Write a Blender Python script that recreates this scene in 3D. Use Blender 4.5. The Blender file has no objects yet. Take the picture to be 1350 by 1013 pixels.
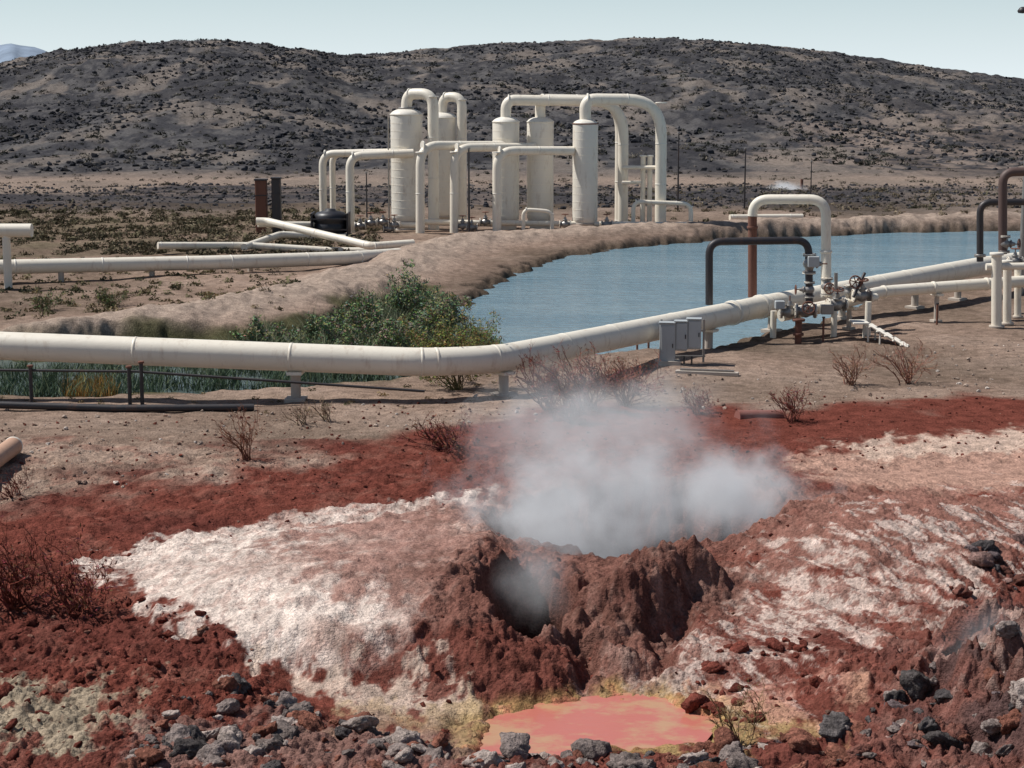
import bpy, math, random
import numpy as np
from mathutils import Vector, Matrix, Quaternion
random.seed(7); rng=np.random.default_rng(11)
scene=bpy.context.scene
F=2400.0; W,Hh=1350.0,1013.0; CZ=8.0
PITCH=math.atan(396.5/F); cp,sp=math.cos(PITCH),math.sin(PITCH)
# ------------------------------------------------------------------ survey helpers
def raydir(u,v):
    cx=(u-W/2)/F; cy=(Hh/2-v)/F
    return np.array([cx, cp+cy*sp, -sp+cy*cp])
def P(u,v,d):
    r=raydir(u,v); k=d/r[1]
    return Vector((r[0]*k,d,CZ+r[2]*k))
def G(u,v,z=0.0):
    r=raydir(u,v); k=(z-CZ)/r[2]
    return (r[0]*k, r[1]*k)
def poly(pts,z=0.0): return np.array([G(a,b,z) for a,b in pts])
# ------------------------------------------------------------------ noise
_r=np.random.default_rng(5)
PERM=np.concatenate([_r.permutation(256)]*3); ANG=_r.random(256)*2*np.pi
GX,GY=np.cos(ANG),np.sin(ANG)
def perlin(x,y,s=0):
    x=np.asarray(x,float)+s*17.31; y=np.asarray(y,float)+s*9.77
    xi=np.floor(x).astype(np.int64); yi=np.floor(y).astype(np.int64)
    xf=x-xi; yf=y-yi; u=xf*xf*xf*(xf*(xf*6-15)+10); v=yf*yf*yf*(yf*(yf*6-15)+10)
    def g(i,j,a,b):
        k=PERM[(PERM[i&255]+j)&255]; return GX[k]*a+GY[k]*b
    n00=g(xi,yi,xf,yf); n10=g(xi+1,yi,xf-1,yf); n01=g(xi,yi+1,xf,yf-1); n11=g(xi+1,yi+1,xf-1,yf-1)
    return ((n00*(1-u)+n10*u)*(1-v)+(n01*(1-u)+n11*u)*v)*1.5
def fbm(x,y,o=4,s=0,gain=0.5):
    t=0;a=1;f=1
    for i in range(o):
        t=t+a*perlin(x*f,y*f,s+i*3); a*=gain; f*=2.03
    return t
def ss(a,b,x):
    t=np.clip((x-a)/(b-a),0,1); return t*t*(3-2*t)
def sdf(pl,x,y):
    d=np.full(x.shape,1e18); inside=np.zeros(x.shape,bool); n=len(pl)
    for i in range(n):
        ax,ay=pl[i]; bx,by=pl[(i+1)%n]; ex,ey=bx-ax,by-ay
        px,py=x-ax,y-ay; t=np.clip((px*ex+py*ey)/(ex*ex+ey*ey+1e-9),0,1)
        d=np.minimum(d,(px-ex*t)**2+(py-ey*t)**2)
        c=((ay>y)!=(by>y)); 
        if abs(ey)>1e-9:
            inside^= c&(x<ex*(y-ay)/ey+ax)
    d=np.sqrt(d); return np.where(inside,-d,d)
def pdist(pl,x,y):
    d=np.full(x.shape,1e18)
    for i in range(len(pl)-1):
        ax,ay=pl[i]; bx,by=pl[i+1]; ex,ey=bx-ax,by-ay
        px,py=x-ax,y-ay; t=np.clip((px*ex+py*ey)/(ex*ex+ey*ey+1e-9),0,1)
        d=np.minimum(d,(px-ex*t)**2+(py-ey*t)**2)
    return np.sqrt(d)
# ------------------------------------------------------------------ terrain description
WZ=-0.30
POND=poly([(1420,303),(1300,305),(1150,308),(1000,315),(900,321),(800,330),(730,345),(680,362),(650,380),(605,408),(590,440),(640,474),(720,484),(850,470),(950,462),(1010,447),(1080,432),(1150,398),(1290,357),(1420,335)],WZ)
SWAMP=poly([(-300,470),(-300,532),(130,532),(330,527),(480,515),(560,502),(640,484),(610,440),(585,405),(560,392),(480,400),(420,430),(330,446),(150,455),(60,470)],WZ)
BERM=poly([(-300,520),(-60,458),(50,437),(150,420),(300,398),(430,372),(525,345),(560,325),(620,312),(720,303),(900,296),(1100,290),(1300,283),(1500,280)],0.45)
POOL=poly([(640,968),(690,940),(760,930),(820,922),(880,930),(925,950),(900,975),(800,985),(740,1002),(660,998)],-0.3)
CRUST=poly([(105,742),(180,722),(300,700),(450,675),(560,658),(640,655),(650,700),(600,760),(560,820),(545,870),(480,888),(400,885),(330,850),(260,830),(190,790),(150,762)],0.35)
SMOOTH=poly([(1040,600),(1500,560),(1500,720),(1300,740),(1220,800),(1120,840),(960,860),(900,850),(1000,740),(1060,690)],0.5)
FLAT=poly([(380,915),(640,930),(900,915),(1080,930),(1110,990),(900,1010),(640,1005),(430,970)],-.3)
def Ell(u,v,z,rx,ry): 
    c=G(u,v,z); return lambda x,y:np.sqrt(((x-c[0])/rx)**2+((y-c[1])/ry)**2)
eM1=Ell(470,770,.4,3.3,2.8); eH1=Ell(692,806,0,.74,1.75); eH2=Ell(850,690,0,2.75,2.1)
eM3=Ell(1190,690,.7,2.6,3.0); eBank=Ell(1420,880,.8,2.0,3.2); eBR=Ell(960,652,0,5.5,1.2); eM4=Ell(915,722,.75,.45,.5)
RIDGE=np.array([G(895,722,.7),G(850,745,.65),G(818,785,.4)])
RIM=np.array([G(640,700,.4),G(605,790,.4),G(645,868,.1)])
GUL1=poly([(760,850),(785,875),(768,905),(735,925)],0.0)
GUL2=poly([(925,790),(890,825),(868,862),(820,885)],0.0)
cu=np.array([-900,-300,-100,0,65,150,300,400,455,520,640,850,950,1050,1150,1250,1350,1550,2200.])
cv=np.array([104,112,100,86,71,62,56,67,77,72,61,53,56,66,79,93,107,113,112.])+1.5
def h(x,y):
    x=np.asarray(x,float); y=np.asarray(y,float)
    z=np.zeros(x.shape)
    yy=np.maximum(y,5.)
    u=675+x/yy*F/ cp
    z=z-1.4*ss(112,190,y)
    yc=430+70*ss(380,520,u)
    crest=(CZ+(110-np.interp(u,cu,cv))*yc/F)
    t=(y-195)/(yc-195)
    up=ss(-0.12,1.0,t)*0.55+np.clip(t,0,1)**1.0*0.45
    hill=(crest+1.4)*up
    hill=np.where(t>1,(crest+1.4)*np.exp(-((t-1)*1.6)**2),hill)
    m=np.clip(t*3,0,1)*ss(1.9,1.2,t)
    far=y>105
    if far.any():
        xf,yf=x[far],y[far]
        add=m[far]*(fbm(xf/45,yf/60,4,1)*2.2*np.clip(1.1-t[far],0.12,1)+np.abs(fbm(xf/9,yf/9,5,3))*0.9)
        add+=ss(105,140,yf)*fbm(xf/12,yf/12,4,2)*0.25
        z[far]+=hill[far]*(t[far]>-0.12)+add
    near=y<125
    xn,yn=x[near],y[near]; zn=z[near]
    zn+=fbm(xn/7,yn/7,3,4)*0.10+fbm(xn*.9,yn*.9,3,5)*0.03
    bw=np.abs(pdist(BERM,xn,yn))
    zn+=0.52*np.exp(-(bw/2.1)**2)*(1+.3*fbm(xn/2,yn/2,3,8))+.10*np.exp(-(bw/2.6)**2)*np.abs(fbm(xn*.9,yn*.6,3,9))
    s=sdf(POND,xn,yn)+fbm(xn/1.6,yn/1.6,4,6)*0.6
    zn=zn+(-0.95-zn)*ss(0.7,-1.0,s)
    s=sdf(SWAMP,xn,yn)+fbm(xn/1.3,yn/1.3,3,7)*0.4
    zn=zn+(-0.42-zn)*ss(0.6,-0.8,s)
    z[near]=zn
    nn=(y<45)
    if nn.any():
        a,b=x[nn],y[nn]; q=z[nn]
        wx=a+fbm(a*.9,b*.9,3,21)*.24; wy=b+fbm(a*.9,b*.9,3,22)*.3
        q+=0.5*np.exp(-eM1(wx,wy)**2*1.2)
        q+=0.85*np.exp(-eM3(wx,wy)**2.6)+0.22*np.exp(-eBR(wx,wy)**2)
        q-=0.42*ss(27.0,22.8,b)*ss(1,0.4,eBank(a,b)*.6)
        c=sdf(CRUST,wx,wy)
        q+=0.09*ss(0.12,-0.06,c)
        q+=0.15*np.exp(-(pdist(RIM,wx,wy)/.5)**2)
        q-=1.8*ss(1.12,.72,eH2(wx,wy))
        rd=pdist(RIDGE,wx,wy)
        rt=ss(24.8,27.4,wy)
        rz=-1.45+(1.2+.92*rt)*np.exp(-(rd/1.5)**2.0)
        k_=.18; hh=np.clip(.5+.5*(rz-q)/k_,0,1); q=q*(1-hh)+rz*hh+k_*hh*(1-hh)
        q+=.16*np.exp(-eM4(wx,wy)**2.5)
        q-=2.6*ss(1.06,.62,eH1(wx,wy))*ss(.3,.9,rd)
        q-=.45*np.exp(-(pdist(GUL1,wx,wy)/.2)**2)+.35*np.exp(-(pdist(GUL2,wx,wy)/.24)**2)
        bk=np.exp(-eBank(wx,wy)**2.5); q+=1.15*bk
        incr=ss(0.1,-.3,c)
        smo=ss(.5,-.5,sdf(SMOOTH,wx,wy)); fs=sdf(FLAT,wx,wy); fl=ss(.3,-.3,fs)
        q+=(-.24-q)*.85*ss(1.1,-.3,fs)*(1-bk)*ss(-.9,-.5,q)
        rough=(1-0.88*incr)*(1-.75*smo)*(1-.75*fl)
        cl=fbm(a*2.2,b*2.2,4,30); bl=np.abs(perlin(a*4.3,b*4.3,33))+.5*np.abs(perlin(a*9.1,b*9.1,34))+.25*np.abs(perlin(a*19.,b*19.,35))
        bl2=np.abs(perlin(a*2.3,b*2.3,36))+.45*np.abs(perlin(a*5.1,b*5.1,37))+.16*np.abs(perlin(a*12.,b*12.,38))
        red=ss(43,38,b)
        q+=red*rough*(cl*.07+bl*.07*(0.4+ss(33,24,b)))
        lay_=a*.75+b*.65+fbm(a*.9,b*.9,3,48)*.5
        q+=bk*(bl*.12+cl*.12+np.abs(perlin(lay_*2.2,(a-b)*.35,47))*.6+np.abs(perlin(lay_*5,(a-b)*.8,50))*.14)
        crt=np.exp(-(np.minimum(eH2(a,b),eH1(a,b)*.7)/1.2)**4)+.6*np.exp(-(rd/1.4)**4)
        crt=np.clip(crt,0,1)
        q+=crt*(bl2*.26+fbm(a*1.3,b*1.3,2,49)*.10-.06)
        r2=ss(G(900,700)[0],G(1100,700)[0],a)*ss(38,34,b)
        q+=r2*(np.abs(perlin(a*1.1+b*.6,b*.4-a*.2,40))*.12+np.abs(perlin(a*3.3+b*1.4,b*1.2,41))*.08+np.abs(perlin(a*8,b*5,42))*.05+np.abs(perlin(a*17,b*12,51))*.025)
        q+=incr*(perlin(a*9,b*4,45)*.016+perlin(a*3,b*1.6,44)*.03+np.abs(perlin(a*1.2,b*1.1,43))*.06)
        s=sdf(POOL,a,b)+fbm(a*1.8,b*1.8,4,46)*.42
        q=q+(-0.40-q)*ss(0.7,-0.25,s)
        z[nn]=q
    return z
def h1(x,y): return float(h(np.array([x]),np.array([y]))[0])
def hits(pl,dmax=600.):
    ds=np.geomspace(14,dmax,2600); out=[]
    for (u,v) in pl:
        r=raydir(u,v); k=ds/r[1]; x=r[0]*k; z=CZ+r[2]*k
        b=np.nonzero(z<h(x,ds))[0]; i=b[0] if len(b) else len(ds)-1
        out.append((x[i],ds[i]))
    return np.array(out)
# ------------------------------------------------------------------ material helpers
def newmat(name):
    m=bpy.data.materials.new(name); m.use_nodes=True
    nt=m.node_tree; b=nt.nodes['Principled BSDF']; return m,nt,b
def noise(nt,vec,scale,detail=4,rough=.55):
    n=nt.nodes.new('ShaderNodeTexNoise'); n.inputs['Scale'].default_value=scale; n.inputs['Detail'].default_value=detail
    n.inputs['Roughness'].default_value=rough; nt.links.new(vec,n.inputs['Vector']); return n.outputs['Fac']
def maprange(nt,v,a,b,c,d):
    n=nt.nodes.new('ShaderNodeMapRange'); nt.links.new(v,n.inputs[0])
    for i,x in enumerate((a,b,c,d)): n.inputs[i+1].default_value=x
    return n.outputs[0]
def math2(nt,op,a,b):
    n=nt.nodes.new('ShaderNodeMath'); n.operation=op
    for i,x in enumerate((a,b)):
        if x is None: continue
        if isinstance(x,(int,float)): n.inputs[i].default_value=x
        else: nt.links.new(x,n.inputs[i])
    return n.outputs[0]
def mixc(nt,fac,a,b,mode='MIX'):
    n=nt.nodes.new('ShaderNodeMix'); n.data_type='RGBA'; n.blend_type=mode
    for s,x in ((n.inputs[0],fac),(n.inputs[6],a),(n.inputs[7],b)):
        if isinstance(x,(int,float)): s.default_value=x
        elif isinstance(x,tuple): s.default_value=(*x,1)
        else: nt.links.new(x,s)
    return n.outputs[2]
def bump(nt,bsdf,hgt,strength,dist):
    b=nt.nodes.new('ShaderNodeBump'); b.inputs['Strength'].default_value=strength; b.inputs['Distance'].default_value=dist
    nt.links.new(hgt,b.inputs['Height']); nt.links.new(b.outputs[0],bsdf.inputs['Normal']); return b
def pos(nt): return nt.nodes.new('ShaderNodeNewGeometry').outputs['Position']
def attrmat(name,scales=((12,.35),(2.5,.35)),bmp=(14,.6,.05),rough=.95,spec=0.0):
    m,nt,b=newmat(name); p=pos(nt)
    a=nt.nodes.new('ShaderNodeAttribute'); a.attribute_name='Col'; c=a.outputs['Color']
    for s,amt in scales:
        k=maprange(nt,noise(nt,p,s,3,.65),.3,.7,1-amt,1+amt)
        cc=nt.nodes.new('ShaderNodeCombineColor')
        for i in range(3): nt.links.new(k,cc.inputs[i])
        c=mixc(nt,1.0,c,cc.outputs[0],'MULTIPLY')
    nt.links.new(c,b.inputs['Base Color']); b.inputs['Roughness'].default_value=rough
    b.inputs['Specular IOR Level'].default_value=spec
    if bmp: bump(nt,b,noise(nt,p,bmp[0],3,.7),bmp[1],bmp[2])
    return m
def paint(name,col,stain,rough=.45,amt=.5,metal=0,scale=1.2):
    m,nt,b=newmat(name); p=pos(nt)
    mp=nt.nodes.new('ShaderNodeMapping'); mp.inputs['Scale'].default_value=(1,1,.25); nt.links.new(p,mp.inputs[0])
    f=maprange(nt,noise(nt,mp.outputs[0],scale*3,5,.7),.54,.80,0,amt)
    f2=maprange(nt,noise(nt,p,scale,3),.3,.7,0,.22)
    c=mixc(nt,f,col,stain); c=mixc(nt,f2,c,tuple(x*.72 for x in col))
    nt.links.new(c,b.inputs['Base Color']); b.inputs['Roughness'].default_value=rough; b.inputs['Metallic'].default_value=metal
    bump(nt,b,noise(nt,p,9,3),.15,.02); return m
M_cream=paint('cream_paint',(.80,.73,.61),(.36,.22,.13),.5,.6)
M_white=paint('insulation_paint',(.76,.71,.62),(.34,.24,.17),.55,.7)
M_dark=paint('dark_steel',(.045,.04,.042),(.16,.07,.04),.5,.6,.3)
M_rust=paint('rusty_steel',(.17,.07,.045),(.05,.03,.025),.85,.7)
M_grey=paint('grey_enamel',(.42,.44,.44),(.25,.22,.2),.45,.4)
M_galv=paint('valve_metal',(.30,.28,.26),(.10,.06,.05),.4,.8,.5,4)
M_black=paint('black_plastic',(.02,.02,.025),(.08,.06,.05),.45,.5)
M_conc=paint('concrete',(.46,.40,.34),(.25,.19,.15),.9,.5)
# ------------------------------------------------------------------ mesh helpers
def mesh_np(name,V,Fc,mat,col=None,smooth=False):
    me=bpy.data.meshes.new(name); V=np.asarray(V,np.float32); Fc=np.asarray(Fc,np.int32); n,k=Fc.shape
    me.vertices.add(len(V)); me.vertices.foreach_set('co',V.ravel())
    me.loops.add(n*k); me.loops.foreach_set('vertex_index',Fc.ravel())
    me.polygons.add(n); me.polygons.foreach_set('loop_start',np.arange(0,n*k,k,dtype=np.int32))
    me.polygons.foreach_set('loop_total',np.full(n,k,np.int32))
    me.polygons.foreach_set('use_smooth',np.full(n,smooth,bool))
    me.update(calc_edges=True)
    if col is not None:
        a=me.color_attributes.new('Col','FLOAT_COLOR','POINT'); c=np.ones((len(V),4),np.float32); c[:,:3]=col
        a.data.foreach_set('color',c.ravel())
    me.materials.append(mat); o=bpy.data.objects.new(name,me); scene.collection.objects.link(o); return o
class MB:
    def __init__(s): s.v=[];s.f=[];s.m=[];s.sm=[];s.mats=[]
    def mi(s,m):
        if m not in s.mats: s.mats.append(m)
        return s.mats.index(m)
    def add(s,V,Fc,mat,smooth=True):
        o=len(s.v); i=s.mi(mat); s.v+= [tuple(v) for v in V]
        for f in Fc: s.f.append([a+o for a in f]); s.m.append(i); s.sm.append(smooth)
    def tube(s,pts,r,mat,sides=18,cap=True):
        pts=[Vector(p) for p in pts]; n=len(pts)
        rs=r if isinstance(r,(list,tuple)) else [r]*n
        V=[];Fc=[]; t0=(pts[1]-pts[0]).normalized(); nrm=t0.orthogonal().normalized(); prev=t0
        for i,p in enumerate(pts):
            a=pts[max(i-1,0)]; b=pts[min(i+1,n-1)]; t=(b-a).normalized()
            q=prev.rotation_difference(t); nrm=(q@nrm).normalized(); prev=t; bn=t.cross(nrm).normalized()
            for k in range(sides):
                an=2*math.pi*k/sides; V.append(p+(nrm*math.cos(an)+bn*math.sin(an))*rs[i])
        for i in range(n-1):
            for k in range(sides):
                k2=(k+1)%sides; Fc.append((i*sides+k,i*sides+k2,(i+1)*sides+k2,(i+1)*sides+k))
        s.add(V,Fc,mat,True)
        if cap:
            s.add(V[:sides],[list(range(sides))[::-1]],mat,False); s.add(V[-sides:],[list(range(sides))],mat,False)
    def box(s,c,size,mat,rz=0,bev=0.0):
        c=Vector(c); hx,hy,hz=[a/2 for a in size]; R=Matrix.Rotation(rz,3,'Z')
        if bev<=0: bev=min(hx,hy,hz)*.12
        import bmesh
        bm=bmesh.new(); bmesh.ops.create_cube(bm,size=1); 
        for v in bm.verts: v.co=Vector((v.co.x*size[0],v.co.y*size[1],v.co.z*size[2]))
        bmesh.ops.bevel(bm,geom=bm.edges[:],offset=bev,segments=1,affect='EDGES')
        bm.verts.index_update(); s.add([c+R@v.co for v in bm.verts],[[v.index for v in f.verts] for f in bm.faces],mat,False); bm.free()
    def cyl(s,a,b,r,mat,sides=18): s.tube([a,b],r,mat,sides)
    def ring(s,p,axis,r,w,mat,sides=20):
        p=Vector(p); a=Vector(axis).normalized()*w/2; s.tube([p-a,p-a*.8,p+a*.8,p+a],[r*.96,r,r,r*.96],mat,sides)
    def torus(s,c,axis,R,r,mat):
        c=Vector(c); a=Vector(axis).normalized(); x=a.orthogonal().normalized(); y=a.cross(x)
        pts=[c+(x*math.cos(t)+y*math.sin(t))*R for t in np.linspace(0,2*math.pi,17)]
        s.tube(pts,r,mat,6,False)
        for t in (0,math.pi/3,2*math.pi/3):
            d=x*math.cos(t)+y*math.sin(t); s.tube([c-d*R,c+d*R],r*.7,mat,6,False)
    def rev(s,c,prof,mat,sides=36):
        V=[];Fc=[];n=len(prof)
        for (r,z) in prof:
            for k in range(sides):
                an=2*math.pi*k/sides; V.append((c[0]+r*math.cos(an),c[1]+r*math.sin(an),c[2]+z))
        for i in range(n-1):
            for k in range(sides):
                k2=(k+1)%sides; Fc.append((i*sides+k,i*sides+k2,(i+1)*sides+k2,(i+1)*sides+k))
        s.add(V,Fc,mat,True)
    def obj(s,name):
        me=bpy.data.meshes.new(name); me.from_pydata(s.v,[],s.f)
        for m in s.mats: me.materials.append(m)
        me.polygons.foreach_set('material_index',s.m); me.polygons.foreach_set('use_smooth',s.sm); me.update()
        o=bpy.data.objects.new(name,me); scene.collection.objects.link(o); return o
def fil(pts,r,n=8):
    pts=[Vector(p) for p in pts]; out=[pts[0]]
    for i in range(1,len(pts)-1):
        p=pts[i]; a=(pts[i-1]-p); b=(pts[i+1]-p); rr=min(r,a.length*.49,b.length*.49)
        A=p+a.normalized()*rr; B=p+b.normalized()*rr
        for k in range(n+1):
            t=k/n; out.append(A*(1-t)**2+p*2*t*(1-t)+B*t*t)
    out.append(pts[-1]); return out
def valve(mb,c,axis,s,up=(0,0,1),wheel=True):
    c=Vector(c); a=Vector(axis).normalized(); u=Vector(up).normalized()
    mb.tube([c-a*s*.9,c-a*s*.5,c-a*s*.25,c,c+a*s*.25,c+a*s*.5,c+a*s*.9],[s*.42,s*.45,s*.62,s*.7,s*.62,s*.45,s*.42],M_galv,14)
    for k in(-1,1):
        for w in(.85,1.0): mb.ring(c+a*s*w*k,a,s*.72,s*.11,M_cream if w>.9 else M_galv,16)
        x=a.orthogonal().normalized(); y=a.cross(x)
        for j in range(8):
            d=(x*math.cos(j*math.pi/4)+y*math.sin(j*math.pi/4))*s*.6; mb.tube([c+a*s*.76*k+d,c+a*s*1.1*k+d],s*.06,M_rust,6)
    mb.tube([c,c+u*s*.75,c+u*s*1.3],[s*.4,s*.36,s*.2],M_galv,12); mb.ring(c+u*s*.8,u,s*.5,s*.14,M_galv,14)
    mb.tube([c+u*s*1.2,c+u*s*1.9],s*.07,M_rust,8)
    if wheel: mb.torus(c+u*s*1.8,u,s*.6,s*.07,M_rust)
# ------------------------------------------------------------------ ground sheet
rows=np.concatenate([np.linspace(-60,14,25),np.geomspace(14.5,19.0,60),np.geomspace(19.03,46,760),np.geomspace(46.3,125,330),np.geomspace(126,560,420),np.geomspace(565,9000,60)])
sc=np.concatenate([-np.geomspace(3,.34,40),np.linspace(-.335,.335,860),np.geomspace(.34,3,40)])
Y,S=np.meshgrid(rows,sc,indexing='ij'); X=S*np.maximum(np.abs(Y),14.)
nr,nc=X.shape; x=X.ravel(); y=Y.ravel(); z=h(x,y)
def C(*a): return np.array(a,float)
col=np.tile(C(.295,.208,.160),(len(x),1))
def lay(mask,c): 
    global col
    col=col+(np.asarray(c)-col)*mask[:,None]
n1=fbm(x/3,y/3,4,60); n2=fbm(x/.8,y/.8,4,61); n3=fbm(x/20,y/26,5,62)
lay(np.clip(n1*.5+.1,0,.5),C(.38,.285,.23)); lay(np.clip(-n1*.6,0,.45),C(.20,.14,.11))
U=675+x/np.maximum(y,5)*F/cp
lay(ss(98,125,y)*.8,C(.25,.195,.16)); lay(ss(98,125,y)*np.clip(n3*.7+.1,0,.6),C(.16,.135,.115))
n4=fbm(x/9,y/7,4,64)
bnd=ss(114,124,y+n3*9)*ss(168,152,y+n3*12+ss(500,0,U)*14)*ss(1450,1150,U+n3*120)
lay(bnd*np.clip(.88+n4*.5,.3,.97),C(.055,.052,.056))
hm=ss(178,200,y)
lay(hm,C(.098,.093,.093))
rk=np.abs(fbm(x/6,y/9,5,63,.6)); lay(hm*ss(.5,.12,rk)*.8,C(.042,.042,.048))
right=ss(950,1200,U+n3*180)*ss(340,240,y+n3*40)
lay(hm*right*.7*ss(.05,.45,rk+n3*.2),C(.26,.20,.165)); 
n5=fbm(x/14,y/34,5,65,.6); lay(hm*ss(.1,.6,n5)*.55,C(.23,.19,.16)); lay(hm*ss(-.15,-.6,n5)*.6,C(.035,.034,.038))
lay(((y>85)&(y<150))*ss(640,350,U)*np.clip(.45+n1*.5,0,.8)*ss(118,106,y),C(.15,.125,.08))
near=(y<125)&(y>30); idx=np.nonzero(near)[0]; xi,yi=x[idx],y[idx]
def msk(arr): 
    m=np.zeros(len(x)); m[idx]=arr; return m
bd=pdist(BERM,xi,yi); lay(msk(ss(3,.8,bd+n1[idx]*.6)*.75),C(.37,.29,.235)); 
pd=sdf(POND,xi,yi); lay(msk(ss(3.0,1.0,pd+n1[idx]*1.2)*ss(2.0,3.0,bd+pd*.2+1.4)*.6),C(.16,.115,.09)); lay(ss(.14,-.2,z)*(y<125)*(y>40)*.88,C(.09,.068,.05))
sw=sdf(SWAMP,xi,yi); lay(msk(ss(.8,-.6,sw+n1[idx])),C(.08,.075,.04))
idx=np.nonzero((y<50)&(y>12))[0]; xi,yi=x[idx],y[idx]; a1,a2=n1[idx],n2[idx]; zi=z[idx]
def pm(pl,soft,nz,amt=1,dmax=120,zz=None):
    q=sdf(hits(pl,dmax) if zz is None else poly(pl,zz),xi,yi)+nz; return msk(ss(soft,-soft,q)*amt)
REDP=[(-400,760),(-60,690),(60,672),(150,640),(350,612),(480,590),(560,560),(660,545),(760,532),(900,530),(1050,540),(1350,524),(1700,520),(1700,1012),(1350,1012),(0,1012),(-400,1012)]
lay(pm(REDP,.8,a1*1.5),C(.155,.048,.035))
lay((y<22)*1.0,C(.15,.05,.038))
lay(msk(ss(.1,.5,a2)*.4)*(y<41),C(.24,.105,.078)); lay(msk(ss(.0,-.6,a1)*.45)*(y<41),C(.09,.030,.025))
nzw=fbm(xi*1.7,yi*1.0,5,70,.62); nzf=fbm(xi*4,yi*2.2,4,76,.6)
lay(pm([(1035,606),(1130,585),(1250,572),(1500,560),(1500,640),(1340,650),(1200,660),(1090,640)],.5,nzw*.6,.85),C(.45,.28,.215))
lay(pm([(1110,592),(1250,576),(1500,562),(1500,585),(1250,598),(1150,606)],.3,nzw*.9,.6),C(.60,.47,.38))
lay(pm([(1090,640),(1500,640),(1500,760),(1300,745),(1180,740),(1040,760),(950,800),(940,760),(1040,690)],.5,nzw*.8,.9),C(.25,.125,.098))
CR=[(100,742),(180,718),(300,696),(450,670),(560,652),(640,645),(655,700),(600,760),(565,820),(545,870),(480,888),(400,885),(330,850),(260,830),(190,790),(150,762)]
lay(pm(CR,.16,nzw*.45),C(.64,.53,.46)); inC=pm(CR,.2,nzw*.45)
pk=pm([(400,690),(620,665),(700,720),(620,820),(540,870),(520,800),(420,760),(370,720)],.8,nzw*1.3+nzf*.3,.9); lay(pk*inC,C(.28,.145,.115))
lay(msk(ss(.1,.5,nzf+a2*.3)*.5)*inC,C(.38,.24,.20)); lay(msk(ss(.15,.6,a1+nzw*.4)*.5)*inC,C(.40,.28,.235))
RT=[(1080,720),(1180,710),(1260,730),(1270,760),(1230,800),(1120,835),(1040,850),(1000,905),(900,925),(760,925),(800,890),(880,870),(930,810),(960,770),(1030,735)]
str_=fbm(xi*2.0+yi*.9,yi*.9,6,71,.72)
lay(pm(RT,.7,str_*2.0+.25,.9),C(.54,.42,.36))
lay(pm([(1080,700),(1400,640),(1400,740),(1290,745),(1150,800)],.4,str_*3.0+1.3,.8),C(.50,.39,.34))
lay(pm(RT,.3,a2*.6,1)*msk(ss(.0,.35,fbm(xi*3.6,yi*2.6,5,72,.7))*.8),C(.24,.115,.09))
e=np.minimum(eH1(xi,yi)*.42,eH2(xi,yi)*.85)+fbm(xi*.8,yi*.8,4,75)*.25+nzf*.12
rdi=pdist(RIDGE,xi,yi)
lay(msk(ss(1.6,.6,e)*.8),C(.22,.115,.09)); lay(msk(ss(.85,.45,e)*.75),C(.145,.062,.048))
lay(msk(ss(1.6,.9,rdi+nzw*.5)*.9),C(.165,.078,.060)); lay(msk(ss(1.4,.4,rdi)*ss(-.1,.5,nzf)*.55),C(.26,.155,.125)); lay(msk(ss(1.6,.8,rdi)*ss(-.1,-.6,nzw)*.6),C(.09,.035,.028))
e3=Ell(440,830,.4,.5,.6)(xi,yi)+a2*.4; lay(msk(ss(1.2,.3,e3)*.6),C(.30,.17,.13))
lay(pm([(520,875),(640,865),(770,870),(770,925),(640,932),(560,915),(450,892)],.35,nzw*.5,.95,zz=-.1),C(.14,.048,.036))
low=msk(ss(-.10,-.28,zi))
lay(pm([(370,905),(560,908),(640,935),(560,950),(440,930)],.22,nzw*.7+nzf*.2,.8,zz=-.2),C(.54,.42,.34))
lay(pm([(440,945),(640,935),(700,960),(640,985),(520,978)],.4,nzw*.9+nzf*.3,.65,zz=-.25),C(.36,.25,.14))
lay(pm([(900,930),(960,935),(1085,960),(1090,985),(980,1000),(900,990)],.4,nzw*.9,.7,zz=-.3),C(.36,.26,.12))
lay(pm([(930,925),(1060,930),(1120,975),(1000,960)],.25,nzw*.9,.7,zz=-.3),C(.48,.25,.19))
lay(pm([(-40,900),(110,905),(150,940),(90,985),(-40,975)],.3,nzw*.9+nzf*.3,.8),C(.34,.29,.21))
lay(pm([(200,955),(480,950),(700,985),(700,1013),(150,1013)],.4,nzw*.8,.6),C(.24,.155,.13))
pl=sdf(POOL,xi,yi)+nzw*.35; lay(msk(ss(.8,.1,pl)*.7)*low,C(.40,.28,.11)); lay(msk(ss(.3,.0,pl)*.8)*low,C(.44,.15,.10))
bke=eBank(xi,yi); stb=fbm(xi*1.5+yi*1.3,(xi-yi)*.4,5,77,.6)
lay(msk(np.exp(-bke**2.5)*.9),C(.16,.085,.07)); lay(msk(np.exp(-bke**2.5)*ss(.1,.55,stb)*.9),C(.36,.25,.21)); lay(msk(np.exp(-bke**2.5)*ss(-.05,-.5,stb)*.9),C(.07,.055,.055))
lay((y<45)*ss(-.45,-1.0,z)*.9*(y>25.0),C(.035,.022,.02))  # darkness of the pits painted into the soil colour, deeper is blacker
col=np.clip(col,.01,.8)
ii=np.arange(nr*nc).reshape(nr,nc)
Fc=np.stack([ii[:-1,:-1],ii[:-1,1:],ii[1:,1:],ii[1:,:-1]],-1).reshape(-1,4)
M_ground=attrmat('ground_soil',((22,.38),(3,.32)),(18,1.0,.055))
mesh_np('ground',np.stack([x,y,z],1),Fc,M_ground,col,True)
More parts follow.
